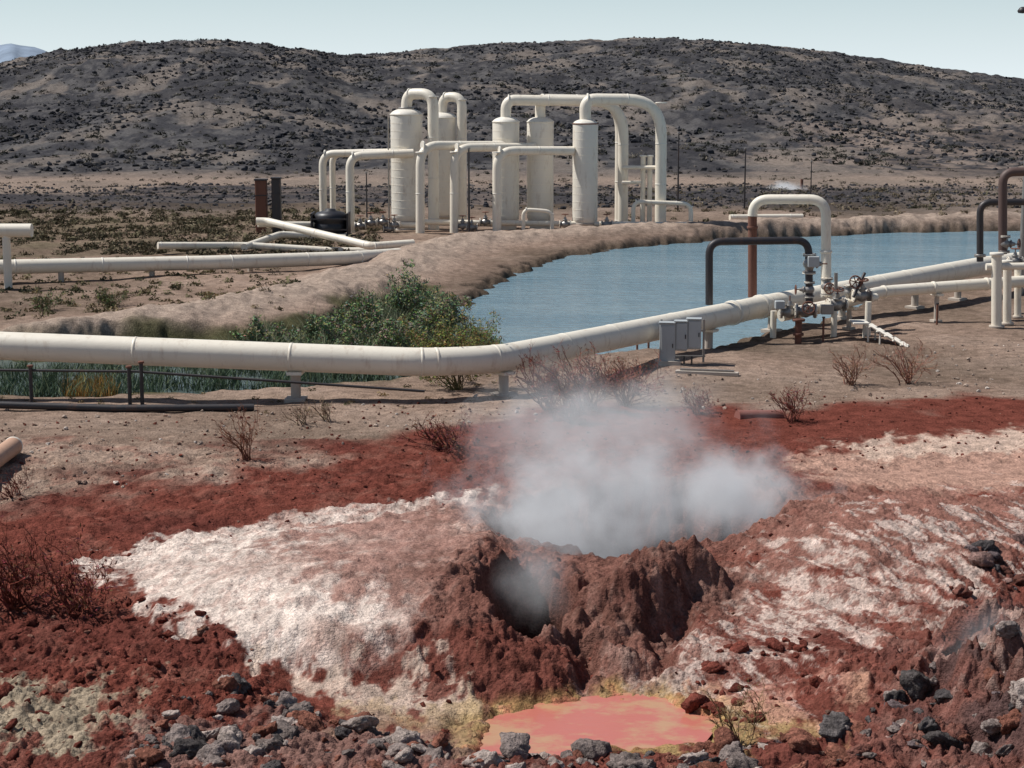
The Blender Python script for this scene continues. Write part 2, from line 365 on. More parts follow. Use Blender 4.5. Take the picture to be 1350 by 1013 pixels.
# ------------------------------------------------------------------ distant mountains
mu=np.linspace(-900,300,200); mv=np.interp(mu,[-900,-500,-200,-60,20,45,62,75,130,300],[70,60,72,66,57,62,68,75,95,110])+fbm(mu/25,mu*0,4,80)*2
V=[];
for a,b in zip(mu,mv):
    for k,t in enumerate((0,.35,.7,1.0,1.2)):
        d=5200+900*t; top=P(a,b,6100).z; zz=-20+(top+20)*(t if t<=1 else .5)*(1+0.12*float(perlin(a/12,t*3,81))*(t<1))
        q=P(a,100,6100); V.append((q.x*d/6100,d,zz))
n=len(mu); Fm=[(i*5+k,(i+1)*5+k,(i+1)*5+k+1,i*5+k+1) for i in range(n-1) for k in range(4)]
mesh_np('distant_mountains',V,Fm,attrmat('hazy_rock',((.01,.2),),None),np.tile(C(.22,.27,.34),(len(V),1)),True)  # bluish haze of distance is put into the rock colour
# ------------------------------------------------------------------ water
def sheet(name,pl,zz,mat,grow=1.0):
    c=pl.mean(0); V=[(a+(a-c[0])/np.hypot(a-c[0],b-c[1])*grow,b+(b-c[1])/np.hypot(a-c[0],b-c[1])*grow,zz) for a,b in pl]
    me=bpy.data.meshes.new(name); me.from_pydata(V,[],[list(range(len(V)))]); me.materials.append(mat); me.update()
    o=bpy.data.objects.new(name,me); scene.collection.objects.link(o); return o
def water(name,c1,c2,rough,bs,bd,bsc,spec=.5,cs=.15,lo=.4,hi=.62,ms=(.5,1.7,1)):
    m,nt,b=newmat(name); p=pos(nt)
    mp=nt.nodes.new('ShaderNodeMapping'); mp.inputs['Scale'].default_value=ms; nt.links.new(p,mp.inputs[0])
    nt.links.new(mixc(nt,maprange(nt,noise(nt,mp.outputs[0],cs,5,.65),lo,hi,0,1),c1,c2),b.inputs['Base Color'])
    b.inputs['Roughness'].default_value=rough; b.inputs['Specular IOR Level'].default_value=spec
    bump(nt,b,noise(nt,mp.outputs[0],bsc,4,.65),bs,bd); return m
M_water=water('pond_water',(.18,.29,.35),(.24,.35,.40),.10,1.0,.30,1.9)
sheet('pond_water',POND,WZ,M_water,.9)
sheet('marsh_water',SWAMP,WZ-.06,water('marsh_water',(.10,.13,.12),(.18,.22,.22),.1,.3,.03,3),.2)
sheet('mud_pool',POOL,-.30,water('pink_mud',(.50,.16,.12),(.48,.27,.15),.2,.35,.02,5,.4,1.4,.47,.60,(.8,1.1,1)),.30)
# ------------------------------------------------------------------ rocks
def ico(n):
    import bmesh
    bm=bmesh.new(); bmesh.ops.create_icosphere(bm,subdivisions=n,radius=1); V=np.array([v.co[:] for v in bm.verts]); Fi=np.array([[v.index for v in f.verts] for f in bm.faces]); bm.free(); return V,Fi
def rocktemp(n,seed):
    r=np.random.default_rng(seed); V,Fi=ico(n); nn=r.normal(size=(9,3)); nn/=np.linalg.norm(nn,axis=1)[:,None]; dd=r.uniform(.45,.85,9)
    k=np.ones(len(V))
    for a,d in zip(nn,dd):
        t=V@a; k=np.where(t>1e-3,np.minimum(k,d/np.maximum(t,1e-3)),k)
    V=V*k[:,None]; V=V+ (V/np.linalg.norm(V,axis=1)[:,None])*(perlin(V[:,0]*2.5+seed,V[:,1]*2.5+V[:,2]*2)*.2+perlin(V[:,0]*6+seed,V[:,2]*6+V[:,1]*5)*.12)[:,None]
    return V*np.array([1,r.uniform(.55,.9),r.uniform(.4,.75)]),Fi
def euler(n,full=False):
    a=rng.uniform(0,2*np.pi,n); b=rng.normal(0,.35,n) ; c=rng.normal(0,.35,n)
    ca,sa,cb,sb,cc,sc_=np.cos(a),np.sin(a),np.cos(b),np.sin(b),np.cos(c),np.sin(c)
    R=np.zeros((n,3,3)); R[:,0,0]=ca*cb;R[:,0,1]=ca*sb*sc_-sa*cc;R[:,0,2]=ca*sb*cc+sa*sc_
    R[:,1,0]=sa*cb;R[:,1,1]=sa*sb*sc_+ca*cc;R[:,1,2]=sa*sb*cc-ca*sc_;R[:,2,0]=-sb;R[:,2,1]=cb*sc_;R[:,2,2]=cb*cc
    return R
def scatter(name,temps,px,py,size,colr,mat,sink=.2,smooth=False,zs=None,up=False):
    n=len(px); which=rng.integers(0,len(temps),n); pz=h(px,py) if zs is None else zs; R=euler(n)
    if up: 
        a=rng.uniform(0,6.283,n); R=np.zeros((n,3,3)); R[:,0,0]=np.cos(a);R[:,0,1]=-np.sin(a);R[:,1,0]=np.sin(a);R[:,1,1]=np.cos(a);R[:,2,2]=1
    VV=[];FF=[];CC=[];off=0
    for k,(tv,tf) in enumerate(temps):
        s=np.nonzero(which==k)[0]
        if len(s)==0: continue
        v=np.einsum('nij,mj->nmi',R[s],tv)*size[s][:,None,None]; v[:,:,0]+=px[s][:,None]; v[:,:,1]+=py[s][:,None]; v[:,:,2]+=(pz[s]+size[s]*(0.45-sink if not up else -sink))[:,None]
        VV.append(v.reshape(-1,3)); m=len(tv)
        FF.append((tf[None]+(off+np.arange(len(s))*m)[:,None,None]).reshape(-1,tf.shape[1])); off+=len(s)*m
        cc=np.repeat(colr[s],m,0)
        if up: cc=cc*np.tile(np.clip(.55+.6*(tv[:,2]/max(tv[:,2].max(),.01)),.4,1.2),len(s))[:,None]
        CC.append(cc)
    return mesh_np(name,np.concatenate(VV),np.concatenate(FF),mat,np.concatenate(CC),smooth)
RT3=[rocktemp(4,s) for s in range(100,112)]; RT2=[rocktemp(3,s) for s in range(200,212)]; RT1=[rocktemp(1,s) for s in range(300,310)]
M_rock=attrmat('rock',((9,.45),(30,.4)),(22,1.0,.05))
M_rockfar=attrmat('lava_rock',((.8,.3),),None)
def pw(n,a,b,p=2.2): return a+(b-a)*rng.random(n)**p
def inpoly(pxs,n,z=0,dmax=100,bb=None):
    pl=hits(pxs,dmax) if z is None else poly(pxs,z)
    lo,hi=pl.min(0),pl.max(0); X_=rng.uniform(lo[0],hi[0],n*8); Y_=rng.uniform(lo[1],hi[1],n*8)
    k=np.nonzero(sdf(pl,X_,Y_)<0)[0][:n]; return X_[k],Y_[k]
def pal(n,cols,w,var=.25):
    c=np.array(cols)[rng.choice(len(cols),n,p=w)]; return c*rng.uniform(1-var,1+var,n)[:,None]
px,py=inpoly([(230,965),(330,935),(430,950),(520,975),(640,985),(900,1000),(1060,995),(1140,975),(1400,960),(1400,1060),(150,1060)],360,-.3)
k=fbm(px*1.1,py*1.1,2,97)>-.25; px,py=px[k],py[k]
scatter('foreground_rocks',RT3,px,py,pw(len(px),.06,.31),pal(len(px),[(.20,.16,.145),(.32,.26,.23),(.09,.078,.075),(.20,.085,.06)],[.33,.2,.2,.27]),M_rock,.38,True)
px,py=inpoly([(0,800),(180,800),(330,860),(400,900),(300,945),(100,1013),(0,1013)],260,0)
scatter('red_rocks',RT2,px,py,pw(len(px),.03,.14,3),pal(len(px),[(.15,.045,.033),(.12,.037,.028),(.22,.11,.08)],[.5,.35,.15]),M_rock,.38,True)
px,py=inpoly([(1260,740),(1420,700),(1500,1013),(1120,1013),(1180,900),(1250,850)],110,None)
scatter('bank_rocks',RT3,px,py,pw(len(px),.05,.36,2.5),pal(len(px),[(.08,.07,.07),(.16,.07,.055),(.24,.15,.13),(.13,.10,.10)],[.2,.45,.15,.2]),M_rock,.46,True)
px,py=inpoly([(-50,560),(600,530),(1400,520),(1400,1013),(-50,1013)],4200,0)
k=(eH1(px,py)>1.2)&(eH2(px,py)>1.1)&(sdf(CRUST,px,py)>.1)&(sdf(POOL,px,py)>.2)&(sdf(SMOOTH,px,py)>0)&(pdist(RIDGE,px,py)>1.3); px,py=px[k],py[k]
scatter('loose_stones',RT1,px,py,pw(len(px),.012,.075,4),pal(len(px),[(.16,.05,.037),(.12,.04,.03),(.28,.17,.13)],[.5,.35,.15]),M_rock,.25)
px,py=inpoly([(900,890),(960,850),(1080,850),(1100,900),(980,940),(900,920)],45,0)
scatter('red_clods',RT2,px,py,pw(len(px),.05,.24,2.5),pal(len(px),[(.15,.045,.033),(.13,.04,.03)],[.5,.5]),M_rock,.42,True)
px,py=inpoly([(-50,545),(600,525),(1400,440),(1400,520),(600,560),(200,640),(-50,670)],900,0)
scatter('gravel',RT1,px,py,pw(len(px),.02,.10,4),pal(len(px),[(.36,.28,.23),(.22,.15,.12),(.5,.43,.38)],[.5,.3,.2]),M_rock,.25)
n=42000; a=rng.uniform(-.42,.42,n); d=rng.uniform(.0,1,n)**.8*300+190; px=a*d; py=d
dens=fbm(px/35,py/50,3,90)+.35-ss(.10,.25,a)*ss(330,230,d)*.5; k=rng.random(n)<np.clip(dens*1.4+.15,.06,1); px,py=px[k],py[k]
d2=rng.uniform(118,165,5000); a_=rng.uniform(-.4,.3,5000); nb=len(px); px=np.concatenate([px,a_*d2]); py=np.concatenate([py,d2])
sz=pw(len(px),.18,.75,2.6); sz[nb:]*=.4
scatter('lava_rocks',RT1,px,py,sz,pal(len(px),[(.042,.042,.047),(.07,.067,.070),(.11,.098,.09)],[.5,.35,.15]),M_rockfar,.3)
# ------------------------------------------------------------------ scrub
def scrubtemp(seed,n=34):
    r=np.random.default_rng(seed); V=[];Fi=[]
    for i in range(n):
        d=r.normal(size=3); d/=np.linalg.norm(d); d[2]=abs(d[2]); rad=r.uniform(.35,1)*r.uniform(.8,1.1); c=d*rad*np.array([1,1,.75])
        for j in range(3): V.append(c+r.normal(size=3)*.17)
        Fi.append((3*i,3*i+1,3*i+2))
    return np.array(V),np.array(Fi)
SCR=[scrubtemp(s) for s in range(8)]
M_leaf=attrmat('scrub_foliage',((5,.3),),None,.8)
def area(n,a0,a1,d0,d1): 
    d=rng.uniform(d0,d1,n); a=rng.uniform(a0,a1,n); return a*d,d
PX=[];PY=[];SZ=[];CL=[]
def addscr(p,q,s,c): PX.append(p);PY.append(q);SZ.append(s);CL.append(c)
p,q=area(3200,-.33,-.07,86,116); k=rng.random(len(p))<np.clip(.7+fbm(p/6,q/6,2,95),0,1); p,q=p[k],q[k]; addscr(p,q,rng.uniform(.15,.45,len(p)),pal(len(p),[(.14,.12,.075),(.19,.155,.105),(.09,.082,.052)],[.45,.3,.25]))
p,q=area(1100,-.4,.4,125,200); addscr(p,q,rng.uniform(.15,.45,len(p)),pal(len(p),[(.14,.12,.09),(.18,.155,.12),(.06,.057,.045)],[.4,.25,.35]))
p,q=area(6000,-.4,.4,200,460); addscr(p,q,pw(len(p),.2,1.0,1.8),pal(len(p),[(.16,.14,.115),(.055,.055,.045)],[.35,.65]))
p,q=area(380,-.33,-.12,62,84); k=sdf(SWAMP,p,q)>1; p,q=p[k],q[k]; addscr(p,q,rng.uniform(.1,.34,len(p)),pal(len(p),[(.16,.145,.08),(.24,.19,.11),(.10,.10,.06)],[.5,.3,.2]))
p,q=area(300,.05,.33,105,150); addscr(p,q,rng.uniform(.2,.5,len(p)),pal(len(p),[(.2,.16,.11),(.12,.11,.07)],[.6,.4]))
p,q=area(110,-.3,.0,44,54); k=sdf(SWAMP,p,q)>.2; p,q=p[k],q[k]; addscr(p,q,rng.uniform(.06,.16,len(p)),pal(len(p),[(.3,.22,.12),(.13,.12,.06)],[.6,.4]))
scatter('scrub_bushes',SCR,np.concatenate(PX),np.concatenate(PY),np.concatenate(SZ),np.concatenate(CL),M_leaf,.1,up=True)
# ------------------------------------------------------------------ reeds
def reeds(name,px,py,hgt,cols,lean=.25,w=.018):
    n=len(px); z0=h(px,py); a=rng.uniform(0,2*np.pi,n); la=rng.uniform(0,2*np.pi,n); ln=rng.uniform(0,lean,n)*hgt
    V=np.zeros((n,6,3))
    for j,(t,ww) in enumerate(((0,1),(.55,.8),(1,.12))):
        cx=px+np.cos(la)*ln*t*t; cy=py+np.sin(la)*ln*t*t; cz=z0-.03+hgt*t
        for sgn,o in((-1,0),(1,1)):
            V[:,j*2+o,0]=cx+sgn*np.cos(a)*w*ww; V[:,j*2+o,1]=cy+sgn*np.sin(a)*w*ww; V[:,j*2+o,2]=cz
    b=(np.arange(n)*6)[:,None]; Fi=np.concatenate([b+np.array([[0,1,3,2]]),b+np.array([[2,3,5,4]])])
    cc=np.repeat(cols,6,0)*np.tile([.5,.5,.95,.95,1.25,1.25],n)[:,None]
    return mesh_np(name,V.reshape(-1,3),Fi,M_leaf,cc,False)
px,py=inpoly([(-200,490),(-200,530),(120,531),(330,524),(470,514),(560,503),(650,478),(652,452),(590,425),(560,398),(490,402),(430,432),(330,446),(290,470),(150,478)],34000,WZ)
cn=fbm(px/.8,py/1.1,4,96); far_=ss(49,57,py); k=(cn>-.10-.1*(1-far_))&~((np.abs(px-G(265,515)[0])<1.3)&(py<49)); px,py,cn,far_=px[k],py[k],cn[k],far_[k]
lowl=ss(G(340,480)[0],G(260,480)[0],px); hue=np.clip(fbm(px/2.5,py/2.5,2,98)+.5,0,1)[:,None]
g=pal(len(px),[(.09,.13,.085),(.06,.095,.065),(.14,.165,.095)],[.5,.3,.2])*(1-far_)[:,None]+(pal(len(px),[(.22,.22,.14),(.29,.27,.18),(.16,.18,.10)],[.45,.3,.25])*hue+pal(len(px),[(.14,.17,.10),(.19,.21,.12)],[.6,.4])*(1-hue))*far_[:,None]
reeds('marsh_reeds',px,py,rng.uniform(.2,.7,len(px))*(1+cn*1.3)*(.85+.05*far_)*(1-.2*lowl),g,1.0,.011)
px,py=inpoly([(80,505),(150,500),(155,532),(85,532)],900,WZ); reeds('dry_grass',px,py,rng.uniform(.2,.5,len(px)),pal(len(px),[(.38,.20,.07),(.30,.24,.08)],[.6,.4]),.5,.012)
# ------------------------------------------------------------------ branching bushes
def bush(name,u,v,rad,hgt,colr,stems=16,thick=.012,leaf=None,leafn=0,seed=0,base=None,droop=0.0,ls=1.0):
    r=random.Random(seed); b=base or tuple(hits([(u,v)],120)[0]); bz=h1(b[0],b[1])-.03
    V=[];Fi=[];Cc=[];tips=[]
    def tub(pts,r0,r1):
        n=len(pts); o=len(V)
        for i,p in enumerate(pts):
            rr=r0+(r1-r0)*i/(n-1)
            for k in range(4):
                an=k*math.pi/2+i*.4; V.append((p.x+rr*math.cos(an),p.y+rr*math.sin(an),p.z+(rr*math.sin(an+1)))); Cc.append([c*r.uniform(.75,1.25) for c in colr])
        for i in range(n-1):
            for k in range(4): Fi.append((o+i*4+k,o+i*4+(k+1)%4,o+(i+1)*4+(k+1)%4,o+(i+1)*4+k))
    def grow(p,d,L,rr,lev):
        pts=[p]; q=p.copy(); dd=d.copy(); n=5
        for i in range(n):
            dd=(dd+Vector((r.gauss(0,.2),r.gauss(0,.2),r.gauss(0.02-droop,.14)))).normalized(); q=q+dd*L/n; pts.append(q.copy())
            if lev<3 and i>0 and r.random()<.8:
                nd=(dd+Vector((r.gauss(0,.6),r.gauss(0,.6),r.gauss(.15,.4)))).normalized(); grow(q.copy(),nd,L*r.uniform(.35,.6),rr*.62,lev+1)
        tub(pts,rr,rr*.45); tips.extend(pts[2:])
    for s in range(stems):
        an=r.uniform(0,6.283); sp_=r.uniform(.15,1); d=Vector((math.cos(an)*sp_*rad,math.sin(an)*sp_*rad,hgt*r.uniform(.6,1.05))); L=d.length*.85
        grow(Vector((b[0]+r.gauss(0,.08),b[1]+r.gauss(0,.08),bz)),d.normalized(),L,thick,0)
    if leaf:
        for i in range(leafn):
            t=r.choice(tips)+Vector((r.gauss(0,.05),r.gauss(0,.05),r.gauss(0,.05))); o=len(V); c=[x*r.uniform(.6,1.35) for x in r.choice(leaf)]
            A=Vector((r.gauss(0,1),r.gauss(0,1),r.gauss(0,1))).normalized(); B=A.orthogonal().normalized(); s=r.uniform(.012,.03)*ls
            for e in (A*s*1.8,B*s*.6,-A*s*1.8,-B*s*.6): V.append(tuple(t+e)); Cc.append(c)
            Fi.append((o,o+1,o+2,o+3))
    return mesh_np(name,V,Fi,M_leaf,np.array(Cc),False)
RB=(.17,.065,.05); GB=(.24,.17,.12)
LB=[(.22,.08,.06),(.15,.06,.045)]
bush('green_bush',603,514,1.05,1.6,(.16,.13,.07),26,.014,[(.17,.16,.06),(.24,.21,.08),(.10,.115,.04)],9000,1)
GL=[(.19,.21,.12),(.25,.25,.15),(.13,.16,.085)]
for i,(uu,vv,rr,hh_) in enumerate(((535,425,1.5,1.3),(480,447,1.4,1.1),(585,452,1.3,1.2),(430,458,1.2,.8),(345,464,1.1,.7),(515,470,1.3,1.0),(640,455,.8,.8))):
    bush('tamarisk_bush',uu,vv,rr,hh_,(.16,.15,.09),16,.010,GL if i%3 else [(.15,.19,.11),(.20,.22,.12)],5500,40+i,base=G(uu,vv,WZ),ls=1.5)
bush('dry_bush',725,540,1.0,1.15,RB,28,.018,LB,500,2); bush('dry_bush',775,540,1.1,1.2,(.20,.085,.06),28,.018,LB,500,3)
bush('dry_bush',825,535,1.0,1.0,RB,24,.018,LB,400,4); bush('dry_bush',750,558,.8,.6,(.12,.04,.03),20,.018,LB,300,24)
bush('dry_bush',1120,508,.7,.8,(.26,.14,.10),18,.015,None,0,5)
bush('dry_bush',1197,506,.7,.95,(.24,.12,.085),18,.015,None,0,6); bush('dry_bush',1045,556,.5,.7,RB,16,.015,LB,150,7)
bush('dry_bush',920,545,.5,.5,RB,14,.014,LB,100,8); bush('dry_bush',325,606,.5,.9,(.20,.09,.06),14,.012,None,0,9)
bush('dry_bush',430,556,.4,.45,GB,12,.012,None,0,10); bush('dry_bush',400,560,.4,.4,GB,12,.012,None,0,20)
bush('dry_bush',590,592,1.3,.4,(.14,.05,.04),26,.015,LB,500,11); bush('dry_bush',20,800,1.1,.75,(.13,.04,.03),28,.014,LB,500,12)
bush('dry_bush',100,805,.9,.45,(.13,.04,.03),22,.013,LB,400,13); bush('dry_bush',15,655,.6,.35,RB,14,.012,None,0,14)
bush('dead_shrub',975,1005,.45,.62,(.20,.13,.07),10,.011,None,0,15,base=G(975,1000,-.3),droop=.05)
bush('sage_bush',145,405,.7,.5,(.14,.13,.07),20,.012,[(.15,.15,.08),(.11,.12,.06)],1200,16)
bush('sage_bush',60,410,.6,.5,(.14,.13,.07),18,.012,[(.15,.15,.08),(.11,.12,.06)],900,17)
# ------------------------------------------------------------------ main pipeline
mb=MB()
main=[P(-420,440,46.5),P(0,456,46),P(560,478,45.5),P(655,474,46.2),P(745,457,48.2),P(960,414,57),P(1005,404,59),P(1290,352,69),P(1450,330,76)]
path=fil(main,.7,6); mb.tube(path,.36,M_cream,32)
def at(u,path=path):
    for a,b in zip(path[:-1],path[1:]):
        ua=675+a.x/(a.y*cp+(CZ-a.z)*sp)*F; ub=675+b.x/(b.y*cp+(CZ-b.z)*sp)*F
        if ua<=u<=ub: return a.lerp(b,(u-ua)/(ub-ua)),(b-a).normalized()
for u in(180,385,556,575,652,742,800,880,962,975,1010,1060,1120,1150,1185,1245): 
    c,t=at(u); mb.ring(c,t,.368,.08,M_cream,32)
for u in (965,1002): c,t=at(u); mb.ring(c,t,.40,.16,M_white,32)
mb.obj('steam_pipeline')
def support(u,w=.3,pth=None,r=.36,mat=M_conc):
    c,t=at(u) if pth is None else at(u,pth); g=h1(c.x,c.y); m=MB()
    m.cyl((c.x,c.y,g-.3),(c.x,c.y,c.z-r+.02),w/2,mat,14); rz=math.atan2(t.y,t.x)
    m.box((c.x,c.y,c.z-r-.03),(w*1.5,.5,.08),M_cream,rz); m.box((c.x,c.y,g+.02),(w*2,w*2,.12),M_conc,rz); m.obj('pipe_support')
for u in(-150,390,664,933,1018,1103,1200,1262): support(u,.26)
mb=MB(); m2=[P(1030,416,57.5),P(1110,400,59),P(1160,385,61),P(1350,371,62.5),P(1460,366,64)]; p2=fil(m2,.6,6); mb.tube(p2,.2,M_cream,22)
for u in (1115,1165,1230,1300): 
    c,t=at(u,p2); mb.ring(c,t,.225,.09,M_cream)
mb.obj('water_pipeline')
for u in(1120,1235): support(u,.16,p2,.2)
mb=MB(); mb.tube([P(-200,486,45),P(180,490,45.2),P(560,516,45)],.035,M_dark,8); 
for u,v0 in((170,490),(186,484),(40,489)):
    q=P(u,v0,45.1); mb.cyl((q.x,q.y,h1(q.x,q.y)-.1),(q.x,q.y,q.z+.12),.05,M_dark,8); mb.ring((q.x,q.y,q.z+.12),(0,0,1),.08,.05,M_rust,8)
mb.obj('guard_rail')
mb=MB(); q0=[G(-200,541,.08),G(150,540,.08),G(335,537,.08)]; mb.tube([(a,b,max(h1(a,b)+.08,.05)) for a,b in q0],.09,M_dark,12); mb.obj('low_dark_pipe')  # thin dark tube lying low along the ground
# ------------------------------------------------------------------ separators
def vessel(u,vt,vb,d,wpx,seed):
    base=P(u,vb,d); top=P(u,vt,d); R=wpx/2*d/F*1.0; z0=-.1; Ht=top.z-z0; mb=MB()
    c=(base.x,d,z0); dome=R*.42
    prof=[(R*.8,0),(R*.8,.5),(R,.7)]+[(R,zz) for zz in np.linspace(.9,Ht-dome,6)]+[(R*math.cos(t),Ht-dome+dome*math.sin(t)) for t in np.linspace(.15,1.35,8)]+[(.22,Ht-.01),(.0,Ht)]
    mb.rev(c,prof,M_white)
    for zz in np.arange(.9,Ht-dome+.05,.42): mb.ring((c[0],d,z0+zz),(0,0,1),R*1.008,.03,M_cream,36)
    mb.ring((c[0],d,z0+Ht-dome*.9),(0,0,1),R*1.03,.07,M_rust if seed==5 else M_white,36)
    mb.ring((c[0],d,z0+.55),(0,0,1),R*.98,.14,M_conc,36)
    return mb,Vector((c[0],d,top.z)),R
def band_(mb,pts,r,step=2.2):
    for a,b in zip(pts[:-1],pts[1:]):
        s=(b-a).length
        if s>step*.5:
            for k in np.arange(.15,s,step): mb.ring(a+(b-a).normalized()*k,b-a,r*1.04,.07,M_white,18)
gz=-.2
def down(u,v,d): p=P(u,v,d); return Vector((p.x,p.y,gz))
def arch(mb,pl,r,mat=M_cream,br=1.0):
    q=fil(pl,br,8); mb.tube(q,r,mat,20); band_(mb,[Vector(x) for x in pl],r)
mb,t,R=vessel(537,143,300,101,42,1); arch(mb,[t-Vector((0,0,.2)),P(537,124,101),P(571,124,100.2),down(571,200,100.2)],.30,br=.75); mb.ring(t,(0,0,1),.42,.12,M_galv)
for k in range(22):
    zz=.3+k*.28; mb.cyl((t.x-R-.12,100.8,zz),(t.x-R-.12,101.2,zz),.02,M_galv,6)
for yy in(100.8,101.2): mb.cyl((t.x-R-.12,yy,0),(t.x-R-.12,yy,6.2),.03,M_galv,6)
arch(mb,[down(425,200,102),P(425,203,102),P(520,201,101.5)],.21,br=.7); arch(mb,[down(461,200,99.6),P(461,206,99.6),P(545,202,100)],.23,br=.7)
arch(mb,[down(438,200,103.5),P(438,203,103.5),P(520,203,102.4)],.17,br=.6)
mb.obj('steam_separator')
mb,t,R=vessel(584,148,298,105,38,2); arch(mb,[t-Vector((0,0,.2)),P(584,128,105),P(609,128,104.4),down(609,200,104.4)],.27,br=.7); mb.obj('steam_separator')
mb,t,R=vessel(667,154,303,101,35,3); arch(mb,[t-Vector((0,0,.2)),P(667,132,101),P(822,134,101.6),down(822,200,101.6)],.29,br=1.8)
arch(mb,[down(553,200,98),P(554,192,98),P(664,192,100.4)],.24,br=1.1); mb.obj('steam_separator')
mb,t,R=vessel(712,154,303,101.5,35,4); arch(mb,[t-Vector((0,0,.2)),P(712,131,101.5),P(818,133,104),down(818,200,104)],.29,br=1.8)
arch(mb,[down(598,200,98.4),P(599,195,98.4),P(705,194,100.6)],.23,br=1.0); mb.obj('steam_separator')
mb,t,R=vessel(771,157,300,99.5,33,5); arch(mb,[t-Vector((0,0,.2)),P(771,131,99.5),P(872,132,100),down(872,200,100)],.31,br=1.9)
arch(mb,[down(655,200,98),P(655,199,98),P(756,199,99.2)],.24,br=1.0); mb.obj('steam_separator')
mb=MB()
for u,v0 in((848,206),(857,206)): 
    p=P(u,v0,101); mb.cyl((p.x,p.y,gz),p,.14,M_cream,12); mb.ring(p,(0,0,1),.2,.1,M_white,12)
mb.tube([P(820,221,101),P(876,221,100.4)],.11,M_cream,12); mb.tube([P(820,241,101),P(848,241,101)],.1,M_cream,12)
arch(mb,[down(835,280,99.5),P(835,266,99.5),P(911,269,99.5),down(911,280,99.5)],.12,br=.5)
arch(mb,[down(690,280,98),P(690,276,98),P(728,279,98),down(728,280,98)],.10,br=.4)
for u in(822,872): 
    p=P(u,285,100.5); mb.box((p.x,p.y,.2),(.9,.9,.5),M_conc)
for (u,v_) in((475,298),(489,294),(505,293),(513,302),(520,297),(640,293),(610,298),(622,300),(745,296),(800,296)):
    p=P(u,v_,98.5); valve(mb,p,(1,0,0),.30)
mb.tube([P(470,297,99),P(560,297,99)],.15,M_cream,12); mb.tube([P(560,293,99.2),P(800,296,99.2)],.15,M_cream,12); mb.tube([P(790,295,98.6),P(905,296,98.6)],.12,M_cream,12)
mb.obj('pipe_manifold')
mb=MB(); c=P(436,294,97)
mb.rev((c.x,c.y,c.z-.55),[(0,0),(.80,.02),(.9,.1),(.9,.5),(.85,.55),(.9,.6),(.9,.95),(.7,1.12),(.3,1.2),(.25,1.3),(0,1.3)],M_black,24)
for k in(-.95,.95): mb.box((c.x+k,c.y,c.z-.1),(.09,1.5,1.3),M_dark)
mb.box((c.x,c.y-.95,c.z+.25),(1.9,.06,.07),M_dark); mb.box((c.x,c.y-.95,c.z-.3),(1.9,.06,.07),M_dark); mb.box((c.x,c.y,c.z-.72),(2.1,1.9,.2),M_dark); 
for sx in(-.7,.7): mb.box((c.x+sx,c.y,c.z-1.1),(.2,1.3,.7),M_conc)
mb.obj('black_tank')
for u,v0,mt,w in((344,238,M_rust,.6),(364,236,M_dark,.48)):
    mb=MB(); p=P(u,v0,99); mb.box((p.x,p.y,(p.z+gz)/2),(w,w,p.z-gz),mt,bev=.03); mb.box((p.x,p.y,p.z+.04),(w*1.15,w*1.15,.09),M_dark); mb.box((p.x,p.y,p.z-.8),(w*1.1,w*1.1,.06),M_dark); mb.obj('rusty_post')
def pipe(name,pl,r,mat=M_cream,br=.6,bands=True,sup=()):
    mb=MB(); q=fil(pl,br,6); mb.tube(q,r,mat,20)
    if bands: band_(mb,[Vector(x) for x in pl],r,3.5)
    for s in sup:
        g=h1(s.x,s.y); mb.cyl((s.x,s.y,g-.2),(s.x,s.y,s.z-r*.7),.12,M_conc,10)
    return mb.obj(name)
pipe('supply_pipe',[P(-250,357,72),P(15,352,74),P(300,346,77),P(470,340,80),P(525,336,83)],.30,sup=[P(80,352,74.6),P(200,350,76),P(330,345,78)])
pipe('supply_pipe',[P(208,324,86),P(330,324,88),P(440,331,88),P(490,331,88)],.17)
pipe('supply_pipe',[P(338,292,91),P(352,292,91),P(490,325,86),P(545,321,87)],.19,br=.4)
pipe('supply_pipe',[P(322,326,87),P(370,309,93),P(455,314,94)],.17)
pipe('supply_pipe',[P(340,296,96),P(430,296,97)],.15)
pipe('supply_pipe',[P(-150,304,72),P(42,304,72)],.27,br=.5)
o=P(8,310,72); pipe('supply_pipe',[(o.x,o.y,o.z),(o.x,o.y,-.2)],.16)
pipe('pipe_stub',[Vector((*G(-40,640,.2),.35)),Vector((*G(18,588,.25),.25))],.2,paint('orange_pipe',(.5,.3,.2),(.3,.15,.1),.7))
a=G(972,549,.1); b=G(1030,545,.1); pipe('clay_pipe',[Vector((a[0],a[1],h1(*a)+.03)),Vector((b[0],b[1],h1(*b)+.03))],.16,paint('clay',(.24,.09,.07),(.15,.05,.04),.9))
pipe('supply_pipe',[P(962,287,103),P(1058,286,104)],.17); 
mb=MB(); p=P(1040,262,150); mb.box((p.x,p.y,p.z-.1),(2.6,1.5,1.4),M_rust); mb.box((p.x,p.y,p.z+.68),(2.9,1.8,.12),M_dark); mb.cyl((p.x+1,p.y-.2,p.z+.6),(p.x+1,p.y-.2,p.z+1.6),.12,M_rust,10); mb.obj('wellhead_shed')
def pole(u,v0,d,r=.05,arm=0):
    mb=MB(); p=P(u,v0,d); g=h1(p.x,p.y); mb.tube([(p.x,p.y,g-.3),(p.x,p.y,p.z)],[r*1.3,r*.8],M_dark,10)
    if arm: mb.box((p.x,p.y,p.z-.2),(arm,.08,.08),M_dark); [mb.cyl((p.x+k*arm*.45,p.y,p.z-.2),(p.x+k*arm*.45,p.y,p.z),.04,M_galv,8) for k in(-1,1)]
    else: mb.ring((p.x,p.y,p.z),(0,0,1),r*1.6,.1,M_galv,8)
    mb.obj('utility_pole')
